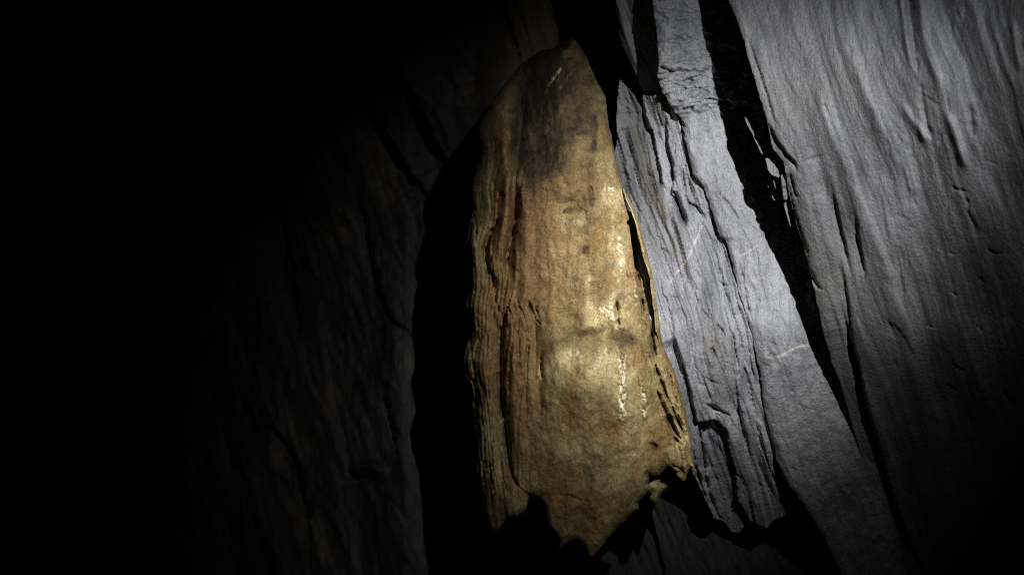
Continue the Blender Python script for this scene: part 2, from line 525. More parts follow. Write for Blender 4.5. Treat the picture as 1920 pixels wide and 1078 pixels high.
# ------------------------------------------------------------------ the right-hand wall slab
def d_right(X, Y):
    xe = soft_edge(R_EDGE, Y)
    s = np.maximum(X - xe, -30)
    d = d_redge(Y) - 0.00078 * s - 0.00000050 * s * s
    d = d - 0.025 * (1 - np.exp(-np.maximum(s, 0) / 30.0))
    low = np.clip((Y - 430 + 0.25 * (X - 1500)) / 600.0, 0, 2)
    d = d + 0.03 * low ** 1.7 * sstep(0, 200, s)
    H = np.zeros_like(X)
    u = X - (0.33 * Y - 0.00006 * (Y - 500) * (X - 1500))
    w = 14 * fbm(X / 160, Y / 260, 50, 3)
    H += 0.020 * fbm((u + w) / 95, Y / 600, 51, 2)
    H += 0.0042 * fbm((u + w) / 34, Y / 420, 53, 2)
    H += 0.0017 * fbm((u + 0.6 * w) / 11, Y / 150, 54, 3)
    H += 0.0022 * fbm(X / 40, Y / 60, 55, 4, rot=True)
    # long bright ridges and grooves near the top
    ridge(H, X, Y, [(1686, -120), (1690, 0), (1697, 60), (1706, 110), (1712, 150)], 6, 0.014)
    crack(H, X, Y, [(1696, -120), (1703, 0), (1709, 50), (1716, 100), (1722, 150)], 6, 0.014, 1, 2)
    ridge(H, X, Y, [(1720, -120), (1725, 0), (1730, 60), (1742, 110), (1760, 150), (1772, 200)], 9, 0.014)
    ridge(H, X, Y, [(1690, 190), (1706, 220), (1725, 245), (1748, 276)], 8, 0.012)
    crack(H, X, Y, [(1726, 150), (1730, 190), (1738, 235), (1750, 265)], 5, 0.010, 1, 3)
    ridge(H, X, Y, [(1772, 200), (1790, 250), (1806, 300), (1815, 330)], 8, 0.016)
    crack(H, X, Y, [(1817, 175), (1819, 215), (1824, 260)], 5, 0.009, 1, 4)
    ridge(H, X, Y, [(1895, 30), (1905, 90), (1916, 140)], 7, 0.014)
    for k, (p, wd, dp) in enumerate([
            ([(1556, 330), (1566, 370), (1576, 420), (1588, 470), (1600, 525)], 4, 0.034),
            ([(1600, 380), (1612, 450), (1620, 500), (1628, 540)], 4, 0.034),
            ([(1640, 330), (1655, 380), (1664, 440), (1680, 480)], 4, 0.010),
            ([(1680, 450), (1690, 510), (1696, 560), (1705, 600)], 4, 0.014),
            ([(1575, 470), (1584, 520), (1590, 560), (1600, 640), (1612, 690)], 5, 0.034),
            ([(1690, 300), (1700, 340), (1715, 390)], 5, 0.014),
            ([(1560, 560), (1580, 640), (1586, 680)], 4, 0.012),
            ([(1800, 370), (1830, 420), (1842, 450)], 4, 0.012),
            ([(1752, 465), (1770, 470), (1795, 480)], 1.3, 0.006),
            ([(1780, 545), (1792, 553), (1800, 556)], 1.3, 0.006),
            ([(1732, 610), (1750, 613), (1758, 618)], 1.3, 0.006),
            ([(1825, 605), (1840, 620), (1848, 624)], 1.3, 0.006),
            ([(1650, 590), (1690, 620), (1712, 660), (1722, 690)], 4, 0.014),
            ([(1840, 300), (1856, 304), (1872, 309)], 1.3, 0.006),
            ([(1496, 312), (1515, 300), (1548, 292)], 1.8, 0.008),
            ([(1496, 430), (1506, 480), (1520, 515), (1535, 540), (1552, 548)], 3, 0.020)]):
        if wd >= 4:
            step(H, X, Y, p, dp * 0.75, 16, 1.5, 60 + k, soft=2.5, f=0.4)
        else:
            crack(H, X, Y, p, wd, dp, 1.2, 60 + k)
    flakes(H, X, Y, 70, (1430, -50, 1800, 1000), 0.22, 14, 60, 0.007, 5)
    # second leaf at the lower left of the slab
    step(H, X, Y, [(1575, 560), (1590, 610), (1610, 679), (1622, 737), (1638, 796), (1657, 862), (1673, 924), (1700, 1000), (1750, 1110)], 0.055, 70, 2, 71, f=0.2)
    step(H, X, Y, [(1610, 850), (1640, 900), (1665, 940), (1700, 985)], 0.03, 40, 2, 72, f=0.2)
    # frayed leaves at the edge half way up
    step(H, X, Y, [(1440, 225), (1456, 262), (1474, 286), (1492, 305), (1500, 330)], 0.022, 22, 1.5, 73)
    step(H, X, Y, [(1482, 320), (1488, 345), (1494, 367), (1503, 369)], 0.02, 14, 1.0, 74)
    step(H, X, Y, [(1478, 330), (1486, 370), (1497, 410), (1512, 460), (1524, 500)], 0.020, 16, 1.5, 75)
    step(H, X, Y, [(1400, 60), (1424, 130), (1446, 200), (1460, 250)], 0.014, 25, 1.5, 76)
    return d - H


def right_mask(X, Y):
    M = zeros4(X)
    u = X - (0.33 * Y - 0.00006 * (Y - 500) * (X - 1500)) + 12 * fbm(X / 160, Y / 260, 50, 3)
    M[:, 3] = 0.45 * sstep(0.05, 0.75, fbm(u / 26, Y / 420, 56, 3)) + 0.36 * sstep(0.15, 0.8, fbm(u / 8, Y / 220, 57, 2)) + 0.3 * sstep(0.0, 0.9, fbm(X / 130, Y / 150, 58, 3, rot=True))
    M[:, 1] = 0.9 * blob(X, Y, 1718, 198, 4, 12) + 0.55 * blob(X, Y, 1579, 604, 6, 12) + 0.35 * blob(X, Y, 1908, 120, 8, 40, -8) + 0.30 * blob(X, Y, 1900, 270, 30, 30)
    return M


R_OUT = [(x, y) for x, y in R_EDGE] + [(2260, 1330), (2260, -260)]
slabR = relief('slate_slab', R_OUT, 2.6, d_right, MAT_SLATE_R, masks_fn=right_mask, skirt=0.55, jag=1.2, seed=5)
tag(slabR, 'huge grey slate slab with flowing ridges filling the right side of the picture', 'rock slab')

# splinters frayed off its edge into the crevice
def splinter(outline, off, seed):
    P = np.array(outline, float)
    fit = np.polyfit(P[:, 1], P[:, 0], 1)

    def fn(X, Y):
        gap = np.maximum(soft_edge(R_EDGE, Y) - np.polyval(fit, Y), 0)
        return d_redge(Y) + off + 0.0034 * gap - 0.006 * fbm(X / 9, Y / 14, seed, 3)
    relief('splinter', outline, 1.5, fn, MAT_SLATE_R, parent=slabR, masks_fn=lambda X, Y: zeros4(X), skirt=0.10, jag=1.0, seed=seed)


splinter([(1395, 219), (1401, 223), (1413, 246), (1425, 270), (1437, 291), (1436, 300), (1425, 283), (1409, 249), (1400, 232)], 0.0, 301)
splinter([(1435, 297), (1442, 297), (1454, 310), (1463, 318), (1461, 334), (1447, 329), (1439, 316)], -0.012, 303)
splinter([(1437, 342), (1442, 339), (1448, 347), (1445, 354), (1439, 352)], 0.0, 305)
splinter([(1447, 367), (1452, 365), (1456, 375), (1451, 378)], 0.0, 307)
splinter([(1450, 338), (1456, 336), (1461, 352), (1459, 362), (1453, 352)], 0.0, 309)
splinter([(1464, 328), (1472, 328), (1476, 354), (1477, 376), (1470, 375), (1466, 349)], 0.0, 311)
splinter([(1469, 380), (1479, 377), (1483, 405), (1488, 430), (1481, 422), (1474, 402)], 0.02, 313)

# ------------------------------------------------------------------ pale slab with the crinkled top
def d_mid(X, Y):
    xl, xr = curve(M1_LEFT, Y), soft_edge(R_EDGE, Y)
    d = d_m1(Y) + 0.00008 * (X - xr)
    H = np.zeros_like(X)
    u = X - xr
    cr = sstep(235, 185, Y)                            # crinkled part
    w = 10 * fbm(X / 60, Y / 90, 80, 3)
    H += (1 - 0.6 * cr) * (0.010 * fbm((u + w) / 60, Y / 300, 81, 3) + 0.0035 * fbm((u + w) / 12, Y / 70, 82, 3))
    H += 0.0030 * fbm(X / 22, Y / 22, 83, 4, rot=True)
    wx = 9 * fbm(X / 45, Y / 30, 84, 3)
    band = sstep(75, 110, Y) * cr
    rg = 1 - np.abs(fbm(X / 100 + 0.2 * Y / 40, (Y + wx + 0.1 * X) / 15, 85, 3))
    H += cr * (0.018 * fbm(X / 60, (Y + wx) / 34, 86, 3) + 0.007 * fbm(X / 30, (Y + wx) / 11, 88, 3)) + 0.034 * band * (rg - 0.6)
    for k, (p, wd, dp) in enumerate([
            ([(1234, 124), (1246, 130), (1262, 134)], 2.5, 0.030), ([(1236, 158), (1252, 163), (1268, 159), (1285, 164)], 2.2, 0.018),
            ([(1250, 30), (1268, 22), (1290, 26), (1306, 27)], 2.2, 0.018), ([(1276, 207), (1288, 203), (1299, 201), (1296, 213)], 2.5, 0.035),
            ([(1300, 190), (1312, 180), (1322, 168), (1334, 160)], 2.2, 0.018), ([(1308, 162), (1322, 172), (1334, 172)], 2.0, 0.014),
            ([(1268, 224), (1280, 232), (1284, 244)], 2.2, 0.025), ([(1318, 196), (1332, 205), (1346, 235)], 2.2, 0.012),
            ([(1345, 362), (1356, 372), (1367, 384), (1388, 416)], 2.0, 0.016),
            ([(1280, 285), (1288, 300), (1296, 318)], 2.5, 0.012),
            ([(1384, 480), (1392, 520), (1398, 560), (1412, 610)], 2.5, 0.014)]):
        crack(H, X, Y, p, wd, dp, 1.0, 90 + k)
    H += 0.012 * blob(X, Y, 1480, 570, 40, 160, -18)
    flakes(H, X, Y, 45, (1290, 200, 1400, 1000), 0.26, 10, 40, 0.006, 6)
    edge = X - xl
    H -= 0.03 * np.exp(-np.maximum(edge, 0) / 9.0) * (1 - 0.4 * cr)
    return d - H


def vein_mask(X, Y):
    M = zeros4(X)
    for k, (p, wd, a) in enumerate([
            ([(1387, 479), (1407, 471), (1421, 459)], 1.8, 0.75), ([(1428, 668), (1447, 672), (1467, 666), (1484, 654), (1512, 647)], 2.2, 0.8),
            ([(1328, 420), (1314, 424), (1307, 447), (1294, 474), (1283, 494), (1273, 507), (1252, 535)], 2.2, 0.85),
            ([(1290, 372), (1308, 392), (1330, 402)], 1.2, 0.35)]):
        m = near(X, Y, p, 40)
        d, t = polyd(smooth_line(p, 2.0, 100 + k), X[m], Y[m])
        br = 0.55 + 0.45 * sstep(-0.4, 0.4, noise(t * 9, t * 0, 110 + k))
        wv = wd * (0.6 + 0.5 * noise(t * 14, t * 0 + 4, 111 + k))
        M[m, 0] += a * br * np.exp(-(d / np.maximum(wv, 0.7)) ** 2) * ends(t, 0.08)
    M[:, 0] += 0.7 * blob(X, Y, 1466, 667, 8, 4, -20) + 0.4 * blob(X, Y, 1510, 648, 7, 4)
    M[:, 0] += 0.12 * blob(X, Y, 1246, 100, 6, 14)
    # the outermost leaf is a darker slate
    leaf = [(1206, 172), (1210, 216), (1220, 243), (1231, 285), (1241, 338), (1250, 400), (1252, 450)]
    M[:, 3] += 0.68 * sstep(-3, 3, curve(leaf, Y) + 3 * fbm(X / 9, Y / 30, 119, 2) - X) * sstep(470, 340, Y) * (0.8 + 0.4 * fbm((X - 0.25 * Y) / 9, Y / 120, 118, 3))
    # brown and rusty stains
    M[:, 1] += 0.6 * strip(X, Y, [(1196, 230), (1204, 270), (1216, 310), (1234, 360), (1246, 400), (1252, 425)], 9, 120)
    M[:, 1] += 0.5 * strip(X, Y, [(1180, 220), (1195, 290), (1215, 350), (1240, 410)], 14, 121)
    M[:, 1] += 0.8 * strip(X, Y, [(1256, 440), (1262, 465), (1267, 488)], 5, 122)
    M[:, 1] += 0.35 * blob(X, Y, 1352, 735, 18, 26) + 0.3 * blob(X, Y, 1340, 640, 26, 40)
    M[:, 2] += 0.75 * blob(X, Y, 1283, 494, 4, 5) + 0.7 * blob(X, Y, 1339, 663, 4, 5) + 0.45 * strip(X, Y, [(1276, 276), (1286, 290), (1294, 304)], 4, 123)
    M[:, 2] += 0.25 * strip(X, Y, [(1318, 350), (1334, 362), (1362, 380)], 4, 124)
    return M


def strip(X, Y, p, wd, seed):
    r = np.zeros_like(X)
    m = near(X, Y, p, wd * 4)
    d, t = polyd(smooth_line(p, 2.0, seed), X[m], Y[m])
    r[m] = np.exp(-(d / (wd * (0.8 + 0.5 * noise(t * 8, t * 0, seed)))) ** 2) * ends(t, 0.12)
    return r


M1_OUT = list(M1_LEFT) + [(x + 70, y) for x, y in R_EDGE[::-1]]
slabM = relief('slate_slab', M1_OUT, 2.0, d_mid, MAT_SLATE, masks_fn=vein_mask, skirt=0.50, jag=1.5, seed=7)
tag(slabM, 'pale smooth slate slab with crinkled top beside the long black crevice', 'rock slab')

# ------------------------------------------------------------------ fractured slab between drapery and pale slab
def d_frac(X, Y):
    xl = curve(M1_LEFT, Y)
    d = d_m1(Y) + 0.045 + 0.00030 * np.clip(1330 - X, 0, 400) * sstep(700, 300, Y) + 0.0014 * np.clip(1255 + 0.12 * (Y - 300) - X, 0, 130) * sstep(560, 330, Y) - 0.02 * sstep(450, 600, Y) + 0.17 * np.clip((Y - 800) / 180.0, 0, 2) ** 1.5
    H = np.zeros_like(X)
    u = X - (1180 + 0.30 * Y)
    w = 6 * fbm(X / 90, Y / 200, 130, 2)
    H += 0.012 * fbm((u + w) / 45, Y / 260, 131, 3) + 0.0055 * fbm((u + w) / 10, Y / 170, 132, 3) + 0.0025 * fbm(X / 14, Y / 20, 133, 3, rot=True)
    H += 0.030 * terrace(fbm((u + 1.4 * w) / 40, Y / 230, 134, 3), 3, 0.05) * sstep(520, 330, Y)
    H += 0.024 * terrace(fbm((u + 1.4 * w) / 30, Y / 330, 136, 3), 3, 0.05)
    for k, (o_, y0_, y1_) in enumerate([(-10, 440, 760), (-22, 500, 820), (-34, 560, 700), (-48, 640, 900), (-16, 760, 960)]):
        ys = np.arange(y0_, y1_, 22.0)
        step(H, X, Y, [(float(curve(M1_LEFT, y)) + o_ + 3 * math.sin(y / 70.0 + k), float(y)) for y in ys], 0.018, 10, 1.2, 320 + k, soft=1.2)
    step(H, X, Y, [(1206, 172), (1208, 196), (1210, 216), (1214, 240), (1224, 243), (1227, 262), (1231, 285), (1238, 314), (1241, 338), (1246, 374)], 0.060, 30, 1.5, 141)
    step(H, X, Y, [(1249, 205), (1251, 243), (1252, 269), (1261, 296), (1263, 318), (1265, 335), (1261, 350), (1262, 368), (1269, 370), (1273, 384), (1281, 411), (1287, 428)], 0.055, 20, 1.5, 142)
    crack(H, X, Y, [(1263, 356), (1268, 372), (1274, 390), (1281, 411), (1287, 428)], 5.0, 0.06, 1.0, 143, f=0.1)
    step(H, X, Y, [(1279, 302), (1284, 334), (1286, 349), (1284, 362), (1293, 380), (1308, 386), (1315, 397), (1330, 410)], 0.032, 20, 1.5, 144)
    step(H, X, Y, [(1176, 318), (1180, 336), (1188, 345)], 0.02, 12, 1, 145)
    step(H, X, Y, [(1306, 395), (1330, 440), (1345, 480), (1358, 530), (1372, 590), (1388, 640)], 0.016, 30, 2, 146)
    step(H, X, Y, [(1236, 505), (1243, 547), (1253, 567), (1258, 590), (1263, 612), (1266, 640)], 0.026, 18, 1.5, 147)
    step(H, X, Y, [(1266, 630), (1277, 670), (1289, 706), (1296, 741), (1303, 770), (1308, 793), (1330, 789), (1342, 786)], 0.060, 22, 1.2, 148, f=0.1)
    flakes(H, X, Y, 60, (1170, 200, 1290, 900), 0.20, 12, 50, 0.010, 7)
    # sunken flake at the foot
    fl = inside([(1308, 793), (1328, 790), (1341, 786), (1354, 797), (1364, 808), (1367, 838), (1379, 885), (1385, 939), (1408, 980), (1390, 1010), (1360, 1000), (1345, 962), (1330, 930), (1322, 895), (1317, 850)], X, Y)
    H -= 0.060 * fl
    crack(H, X, Y, [(1309, 798), (1318, 850), (1322, 895), (1330, 930), (1346, 964), (1366, 992)], 3.5, 0.06, 1.2, 149, f=0.08)
    crack(H, X, Y, [(1312, 755), (1322, 757), (1333, 761), (1352, 771), (1374, 782)], 2.2, 0.045, 1.0, 150, f=0.3)
    crack(H, X, Y, [(1342, 604), (1352, 618), (1360, 634), (1366, 645)], 3.0, 0.025, 1.0, 151)
    crack(H, X, Y, [(1332, 652), (1338, 660), (1342, 668)], 3.0, 0.02, 1.0, 152)
    crack(H, X, Y, [(1372, 610), (1378, 650), (1382, 690), (1388, 730)], 2.5, 0.014, 1.0, 153)
    crack(H, X, Y, [(1370, 700), (1378, 730), (1390, 800), (1398, 850), (1418, 900)], 2.5, 0.016, 1.5, 154)
    crack(H, X, Y, [(1400, 690), (1412, 760), (1425, 830), (1450, 890)], 2.5, 0.020, 1.5, 155)
    crack(H, X, Y, [(1418, 860), (1436, 900), (1452, 930)], 2.2, 0.02, 1.0, 156)
    crack(H, X, Y, [(1300, 545), (1312, 575), (1330, 600)], 2.5, 0.010, 1.0, 157)
    crack(H, X, Y, [(1298, 838), (1304, 870), (1316, 910), (1328, 945)], 2.5, 0.03, 1.0, 158)
    # dives back behind the drapery
    H -= 0.16 * sstep(1186, 1150, X - 0.18 * (Y - 400)) * sstep(320, 380, Y) * sstep(720, 640, Y)
    H -= 0.08 * sstep(30, 0, xl - X + 30) * 0
    H -= 0.00045 * np.clip(X - xl + 6, 0, 60)
    return d - H


M2_OUT = [(1162, 145), (1168, 156), (1178, 166), (1190, 179), (1200, 198), (1207, 212), (1205, 178), (1221, 181), (1236, 175), (1262, 190), (1310, 220), (1340, 320), (1380, 400), (1420, 520),
          (1450, 640), (1468, 740), (1490, 850), (1500, 930), (1478, 962), (1461, 972), (1448, 978), (1436, 992), (1424, 984), (1408, 976), (1396, 984), (1386, 1000), (1374, 997),
          (1364, 990), (1350, 972), (1338, 972), (1326, 944), (1312, 912), (1302, 892), (1280, 860), (1240, 800), (1200, 700), (1160, 600), (1130, 500), (1100, 400),
          (1112, 320), (1150, 290), (1158, 262), (1155, 225), (1158, 180)]
slabF = relief('slate_slab', M2_OUT, 2.0, d_frac, MAT_SLATE, masks_fn=vein_mask, skirt=0.45, jag=1.5, seed=9)
tag(slabF, 'fractured blue grey slate slab with a diagonal quartz vein, touching the ochre drapery', 'rock slab')


# ------------------------------------------------------------------ dim slab in the upper recess
def d_narrow(X, Y):
    u = X - (1150 + 0.42 * Y)
    H = 0.012 * fbm(u / 30, Y / 200, 160, 3) + 0.005 * fbm(u / 9, Y / 70, 161, 3)
    ridge(H, X, Y, [(1150, -60), (1156, 0), (1168, 50), (1184, 100), (1204, 150)], 8, 0.03)
    return 3.26 - 0.0019 * (u - 30) - H


N_OUT = [(1110, -260), (1135, -100), (1146, 0), (1157, 37), (1165, 85), (1183, 122), (1200, 156), (1212, 190), (1222, 205), (1290, 215), (1300, 100), (1280, -260)]
slabN = relief('slate_slab', N_OUT, 2.5, d_narrow, MAT_SLATE, masks_fn=lambda X, Y: zeros4(X), skirt=0.4, jag=2.0, seed=11)
tag(slabN, 'narrow dim slate slab recessed between the crinkled rock and the drapery top', 'rock slab')


# ------------------------------------------------------------------ thin blades in the cavity below the drapery
def blade(outline, d0, slope, seed, label):
    def fn(X, Y):
        u = X - 0.42 * Y
        H = 0.012 * fbm(u / 16, Y / 160, seed, 3) + 0.004 * fbm(u / 6, Y / 40, seed + 1, 3)
        return d0 + slope * (Y - 1000) - H
    o = relief('slate_outcrop', outline, 2.5, fn, MAT_SLATE_SHADE, masks_fn=lambda X, Y: zeros4(X), skirt=0.5, jag=2.0, seed=seed)
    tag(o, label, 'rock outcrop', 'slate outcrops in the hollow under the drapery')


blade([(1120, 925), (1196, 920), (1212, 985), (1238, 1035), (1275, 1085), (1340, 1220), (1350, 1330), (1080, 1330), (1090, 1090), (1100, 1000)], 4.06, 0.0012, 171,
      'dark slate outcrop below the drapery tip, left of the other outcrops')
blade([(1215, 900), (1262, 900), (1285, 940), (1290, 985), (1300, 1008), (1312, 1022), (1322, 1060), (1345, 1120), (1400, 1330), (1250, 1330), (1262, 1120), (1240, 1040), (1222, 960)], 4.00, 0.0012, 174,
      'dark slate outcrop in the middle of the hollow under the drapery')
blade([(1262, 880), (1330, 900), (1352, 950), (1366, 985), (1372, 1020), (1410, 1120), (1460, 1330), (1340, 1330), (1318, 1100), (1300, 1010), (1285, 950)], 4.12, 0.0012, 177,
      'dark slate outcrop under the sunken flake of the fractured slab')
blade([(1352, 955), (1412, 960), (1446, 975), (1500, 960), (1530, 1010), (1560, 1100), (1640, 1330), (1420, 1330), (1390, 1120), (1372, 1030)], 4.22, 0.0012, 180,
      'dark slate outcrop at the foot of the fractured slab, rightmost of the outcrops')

# ------------------------------------------------------------------ flowstone drapery
DL = [(1072, 66), (1060, 76), (1037, 91), (1014, 96), (1000, 104), (977, 118), (967, 133), (950, 153), (927, 184), (908, 217), (896, 243), (893, 258), (897, 290), (895, 308),
      (886, 338), (883, 358), (885, 378), (886, 392), (883, 403), (877, 426), (872, 458), (876, 500), (878, 520), (878, 546), (871, 574), (876, 606), (880, 634), (872, 656), (868, 676), (870, 698),
      (878, 722), (884, 745), (887, 780), (890, 815), (894, 893), (903, 960), (911, 992), (919, 1002)]
DBOT = [(932, 997), (942, 984), (952, 972), (969, 968), (979, 962), (987, 955), (991, 938), (992, 928), (1002, 928), (1014, 937), (1022, 948), (1025, 970), (1030, 987), (1042, 1000), (1050, 1016), (1047, 1030),
        (1053, 1026), (1062, 1018), (1076, 1011), (1086, 1013), (1092, 1020), (1099, 1032), (1104, 1043), (1111, 1045), (1118, 1036), (1127, 1027), (1142, 1008), (1157, 990), (1174, 973), (1188, 960), (1199, 954), (1195, 944),
        (1204, 934), (1213, 925), (1222, 923), (1219, 934), (1225, 946), (1232, 944), (1238, 928), (1245, 920), (1254, 912), (1247, 905), (1236, 903), (1240, 897), (1229, 899), (1215, 906), (1218, 899), (1214, 888), (1224, 892),
        (1236, 891), (1243, 883), (1249, 875), (1260, 876), (1267, 883), (1275, 886), (1266, 889), (1275, 899), (1284, 903), (1288, 889), (1294, 877)]
DR = [(1302, 896), (1302, 872), (1296, 850), (1297, 830), (1290, 790), (1282, 752), (1273, 720), (1263, 690), (1250, 664), (1241, 640), (1236, 602), (1231, 562), (1226, 530), (1223, 510), (1217, 490), (1211, 462),
      (1202, 425), (1192, 398), (1182, 376), (1168, 350), (1160, 318), (1153, 286), (1146, 255), (1140, 225), (1138, 200), (1134, 178), (1122, 158), (1110, 130), (1098, 105), (1086, 84)]
D_OUT = DL + DBOT + DR
GAP = [(1167, 364), (1173, 374), (1182, 392), (1190, 420), (1197, 447), (1202, 470), (1207, 490), (1214, 507), (1219, 522), (1220, 545), (1225, 585), (1228, 612), (1222, 616), (1217, 590), (1211, 560), (1204, 528), (1199, 512), (1190, 502),
       (1187, 480), (1183, 450), (1180, 424), (1174, 417), (1180, 411), (1174, 392)]
DLs = sorted(DL, key=lambda p: p[1])
DRs = sorted(DR, key=lambda p: p[1])


def d_drape(X, Y):
    xl = curve(DLs + [(930, 1060)], Y); xr = curve(DRs + [(1310, 1060)], Y)
    wdt = np.maximum(xr - xl, 40)
    s = np.clip((X - xl) / wdt, 0, 1)
    d = 2.985 - 0.085 * np.sin(np.pi * s ** 0.9) + 0.18 * (1 - s) ** 2.3
    d = d + 0.055 * np.exp(-(X - xl) / 9.0) + 0.03 * np.exp(-np.maximum(xr - X, 0) / 8.0)
    d = d + 0.03 * np.clip((240 - Y) / 170.0, 0, 1.3) ** 1.6
    d = d + 0.13 * np.clip((Y - 730) / 300.0, 0, 1.2) ** 1.5 * sstep(0.1, 0.5, s)
    H = np.zeros_like(X)
    up = sstep(360, 260, Y) * sstep(40, 110, Y)
    xv = 978 - 0.05 * (Y - 200)
    H -= 0.10 * up * np.where(X > xv, np.exp(-((X - xv) / 75.0) ** 2), np.exp(-((X - xv) / 26.0) ** 2))
    rim = np.abs(polyd(D_OUT, X, Y, closed=True)[0])
    H -= 0.030 * np.exp(-rim / 5.0)
    # broad swellings
    H += 0.030 * blob(X, Y, 1105, 705, 100, 80) + 0.016 * blob(X, Y, 1120, 470, 70, 100) + 0.018 * blob(X, Y, 1060, 330, 80, 50)
    H -= 0.016 * blob(X, Y, 1130, 628, 110, 14) + 0.012 * blob(X, Y, 1080, 382, 30, 8)
    H += 0.010 * blob(X, Y, 1090, 405, 26, 22)
    H += 0.018 * blob(X, Y, 950, 330, 18, 120, 4) - 0.022 * strip(X, Y, [(985, 180), (975, 260), (962, 340), (966, 400), (962, 450), (955, 500), (958, 540)], 11, 200)
    for p, wd, hh in [
            ([(954, 215), (948, 290), (949, 350), (946, 400), (934, 450), (930, 500), (938, 560)], 15, 0.030),
            ([(962, 320), (967, 390), (958, 445), (951, 488), (957, 535)], 9, -0.032),
            ([(942, 400), (919, 440), (908, 475), (912, 512), (926, 550)], 8, -0.026),
            ([(893, 300), (890, 400), (888, 470), (889, 540), (886, 620)], 11, 0.018),
            ([(918, 570), (913, 640), (912, 720), (916, 800), (926, 900), (935, 960)], 13, 0.024),
            ([(950, 570), (941, 620), (938, 690), (941, 750), (948, 800), (953, 850), (962, 895)], 8, -0.030),
            ([(962, 560), (960, 640), (962, 720), (970, 800), (985, 890)], 12, 0.022),
            ([(996, 560), (1004, 640), (1010, 720), (1014, 800)], 9, -0.018),
            ([(984, 350), (982, 430), (978, 500), (984, 560)], 12, 0.014)]:
        ridge(H, X, Y, p, wd, hh, f=0.2)
    # curtain folds on the left, running down the hanging edge
    u = X - xl
    wv = 6 * fbm(X / 80, Y / 150, 201, 2) + 3 * np.sin(Y / 75.0)
    fold = sstep(140, 60, u) * sstep(200, 380, Y)
    H += fold * (0.014 * fbm((u + wv) / 34, Y / 420, 202, 2) + 0.0085 * (1 - 2 * np.abs(noise((u + wv) / 14, Y / 1100, 203))) + 0.0040 * fbm((u + wv) / 5.5, Y / 600, 204, 1))
    H += (1 - fold) * (0.006 * fbm((X + wv) / 30, Y / 120, 205, 3))
    H += 0.007 * fbm(X / 50, Y / 60, 206, 3, rot=True) + 0.0030 * fbm(X / 11, Y / 13, 207, 4, rot=True)
    bt = sstep(720, 860, Y)
    H += bt * 0.004 * fbm(X / 30, Y / 46, 208, 3, rot=True)
    for k, (p, wd, dp) in enumerate([
            ([(962, 540), (950, 580), (940, 620), (938, 690), (941, 750), (948, 800), (953, 850), (960, 890), (972, 912), (990, 930)], 4.0, 0.050),
            ([(968, 360), (966, 410), (958, 450), (950, 480), (954, 505)], 4.0, 0.035),
            ([(940, 405), (918, 440), (908, 470), (914, 500), (924, 520), (928, 550), (938, 600)], 3.5, 0.028),
            ([(948, 560), (962, 600), (972, 650), (976, 720)], 2.6, 0.018),
            ([(966, 555), (980, 590), (988, 615), (990, 680)], 2.6, 0.020), ([(990, 560), (998, 585), (1006, 600), (1016, 612)], 2.6, 0.026),
            ([(1000, 545), (1003, 575), (1012, 605)], 2.2, 0.012),
            ([(878, 610), (882, 650), (888, 700), (893, 760), (898, 830)], 2.6, 0.022), ([(888, 390), (892, 420), (892, 470)], 2.4, 0.02),
            ([(905, 560), (912, 620), (915, 700), (918, 770)], 2.4, 0.012), ([(1014, 660), (1012, 690), (1018, 715)], 3.0, 0.020),
            ([(1052, 402), (1068, 391), (1085, 390), (1096, 398), (1098, 416)], 5.5, 0.015),
            ([(1106, 345), (1110, 365), (1110, 390)], 4.5, 0.012), ([(1094, 460), (1101, 468), (1096, 485)], 4.5, 0.012),
            ([(1156, 562), (1157, 580), (1158, 596), (1163, 612)], 3.5, 0.040), ([(1163, 660), (1165, 690), (1163, 720), (1166, 750), (1165, 785)], 3.0, 0.012),
            ([(1188, 470), (1196, 510), (1203, 560), (1208, 600)], 2.8, 0.04), ([(1219, 600), (1226, 650), (1231, 690)], 2.5, 0.04),
            ([(1222, 662), (1234, 700), (1252, 745), (1268, 780), (1280, 808), (1288, 832)], 3.0, 0.060), ([(1230, 728), (1245, 765), (1262, 800), (1280, 828)], 3.2, 0.060),
            ([(1250, 685), (1258, 710), (1266, 740), (1272, 765)], 2.2, 0.03), ([(1216, 830), (1226, 834), (1234, 838)], 2.2, 0.03), ([(1262, 818), (1272, 826), (1280, 836)], 2.0, 0.03),
            ([(1040, 925), (1070, 930), (1095, 940)], 2.2, 0.012), ([(1255, 868), (1268, 876), (1282, 880)], 2.0, 0.02)]):
        crack(H, X, Y, p, wd, dp, 1.2, 210 + k, f=0.15)
    CL = [(968, 360), (966, 410), (958, 450), (952, 490), (956, 520), (950, 580), (940, 620), (938, 690), (941, 750), (948, 800), (953, 850), (960, 890), (972, 912)]
    for k in range(9):                                  # flutes between the hanging edge and the main fold
        fr = (k + 0.7) / 9.6
        ys = np.arange(330 + 45 * ((k * 3) % 5), 985 - 20 * (k % 3), 24.0)
        if k > 6:
            ys = ys[ys < 900]
        p = [(float(curve(DLs, y)) * (1 - fr) + float(curve(CL, y)) * fr, float(y)) for y in ys]
        crack(H, X, Y, p, 2.2, 0.014, 1.6, 270 + k, f=0.12, rough=0.15)
    for k in range(6):                                  # and on the folds beside it
        x0 = 956 + 11 * k
        p = [(x0 + 4 * math.sin(k * 2 + t) - 3 * t, 545 + 25 * k % 40 + 42 * t) for t in range(8 - k % 3)]
        crack(H, X, Y, p, 2.2, 0.011, 1.6, 280 + k, f=0.2, rough=0.2)
    # crusty right margin
    cm = sstep(70, 20, xr - X) * sstep(430, 520, Y)
    H += cm * (0.016 * terrace(fbm((X - 0.28 * Y) / 10, Y / 60, 230, 3), 2.5, 0.08) + 0.006 * fbm(X / 6, Y / 10, 231, 3))
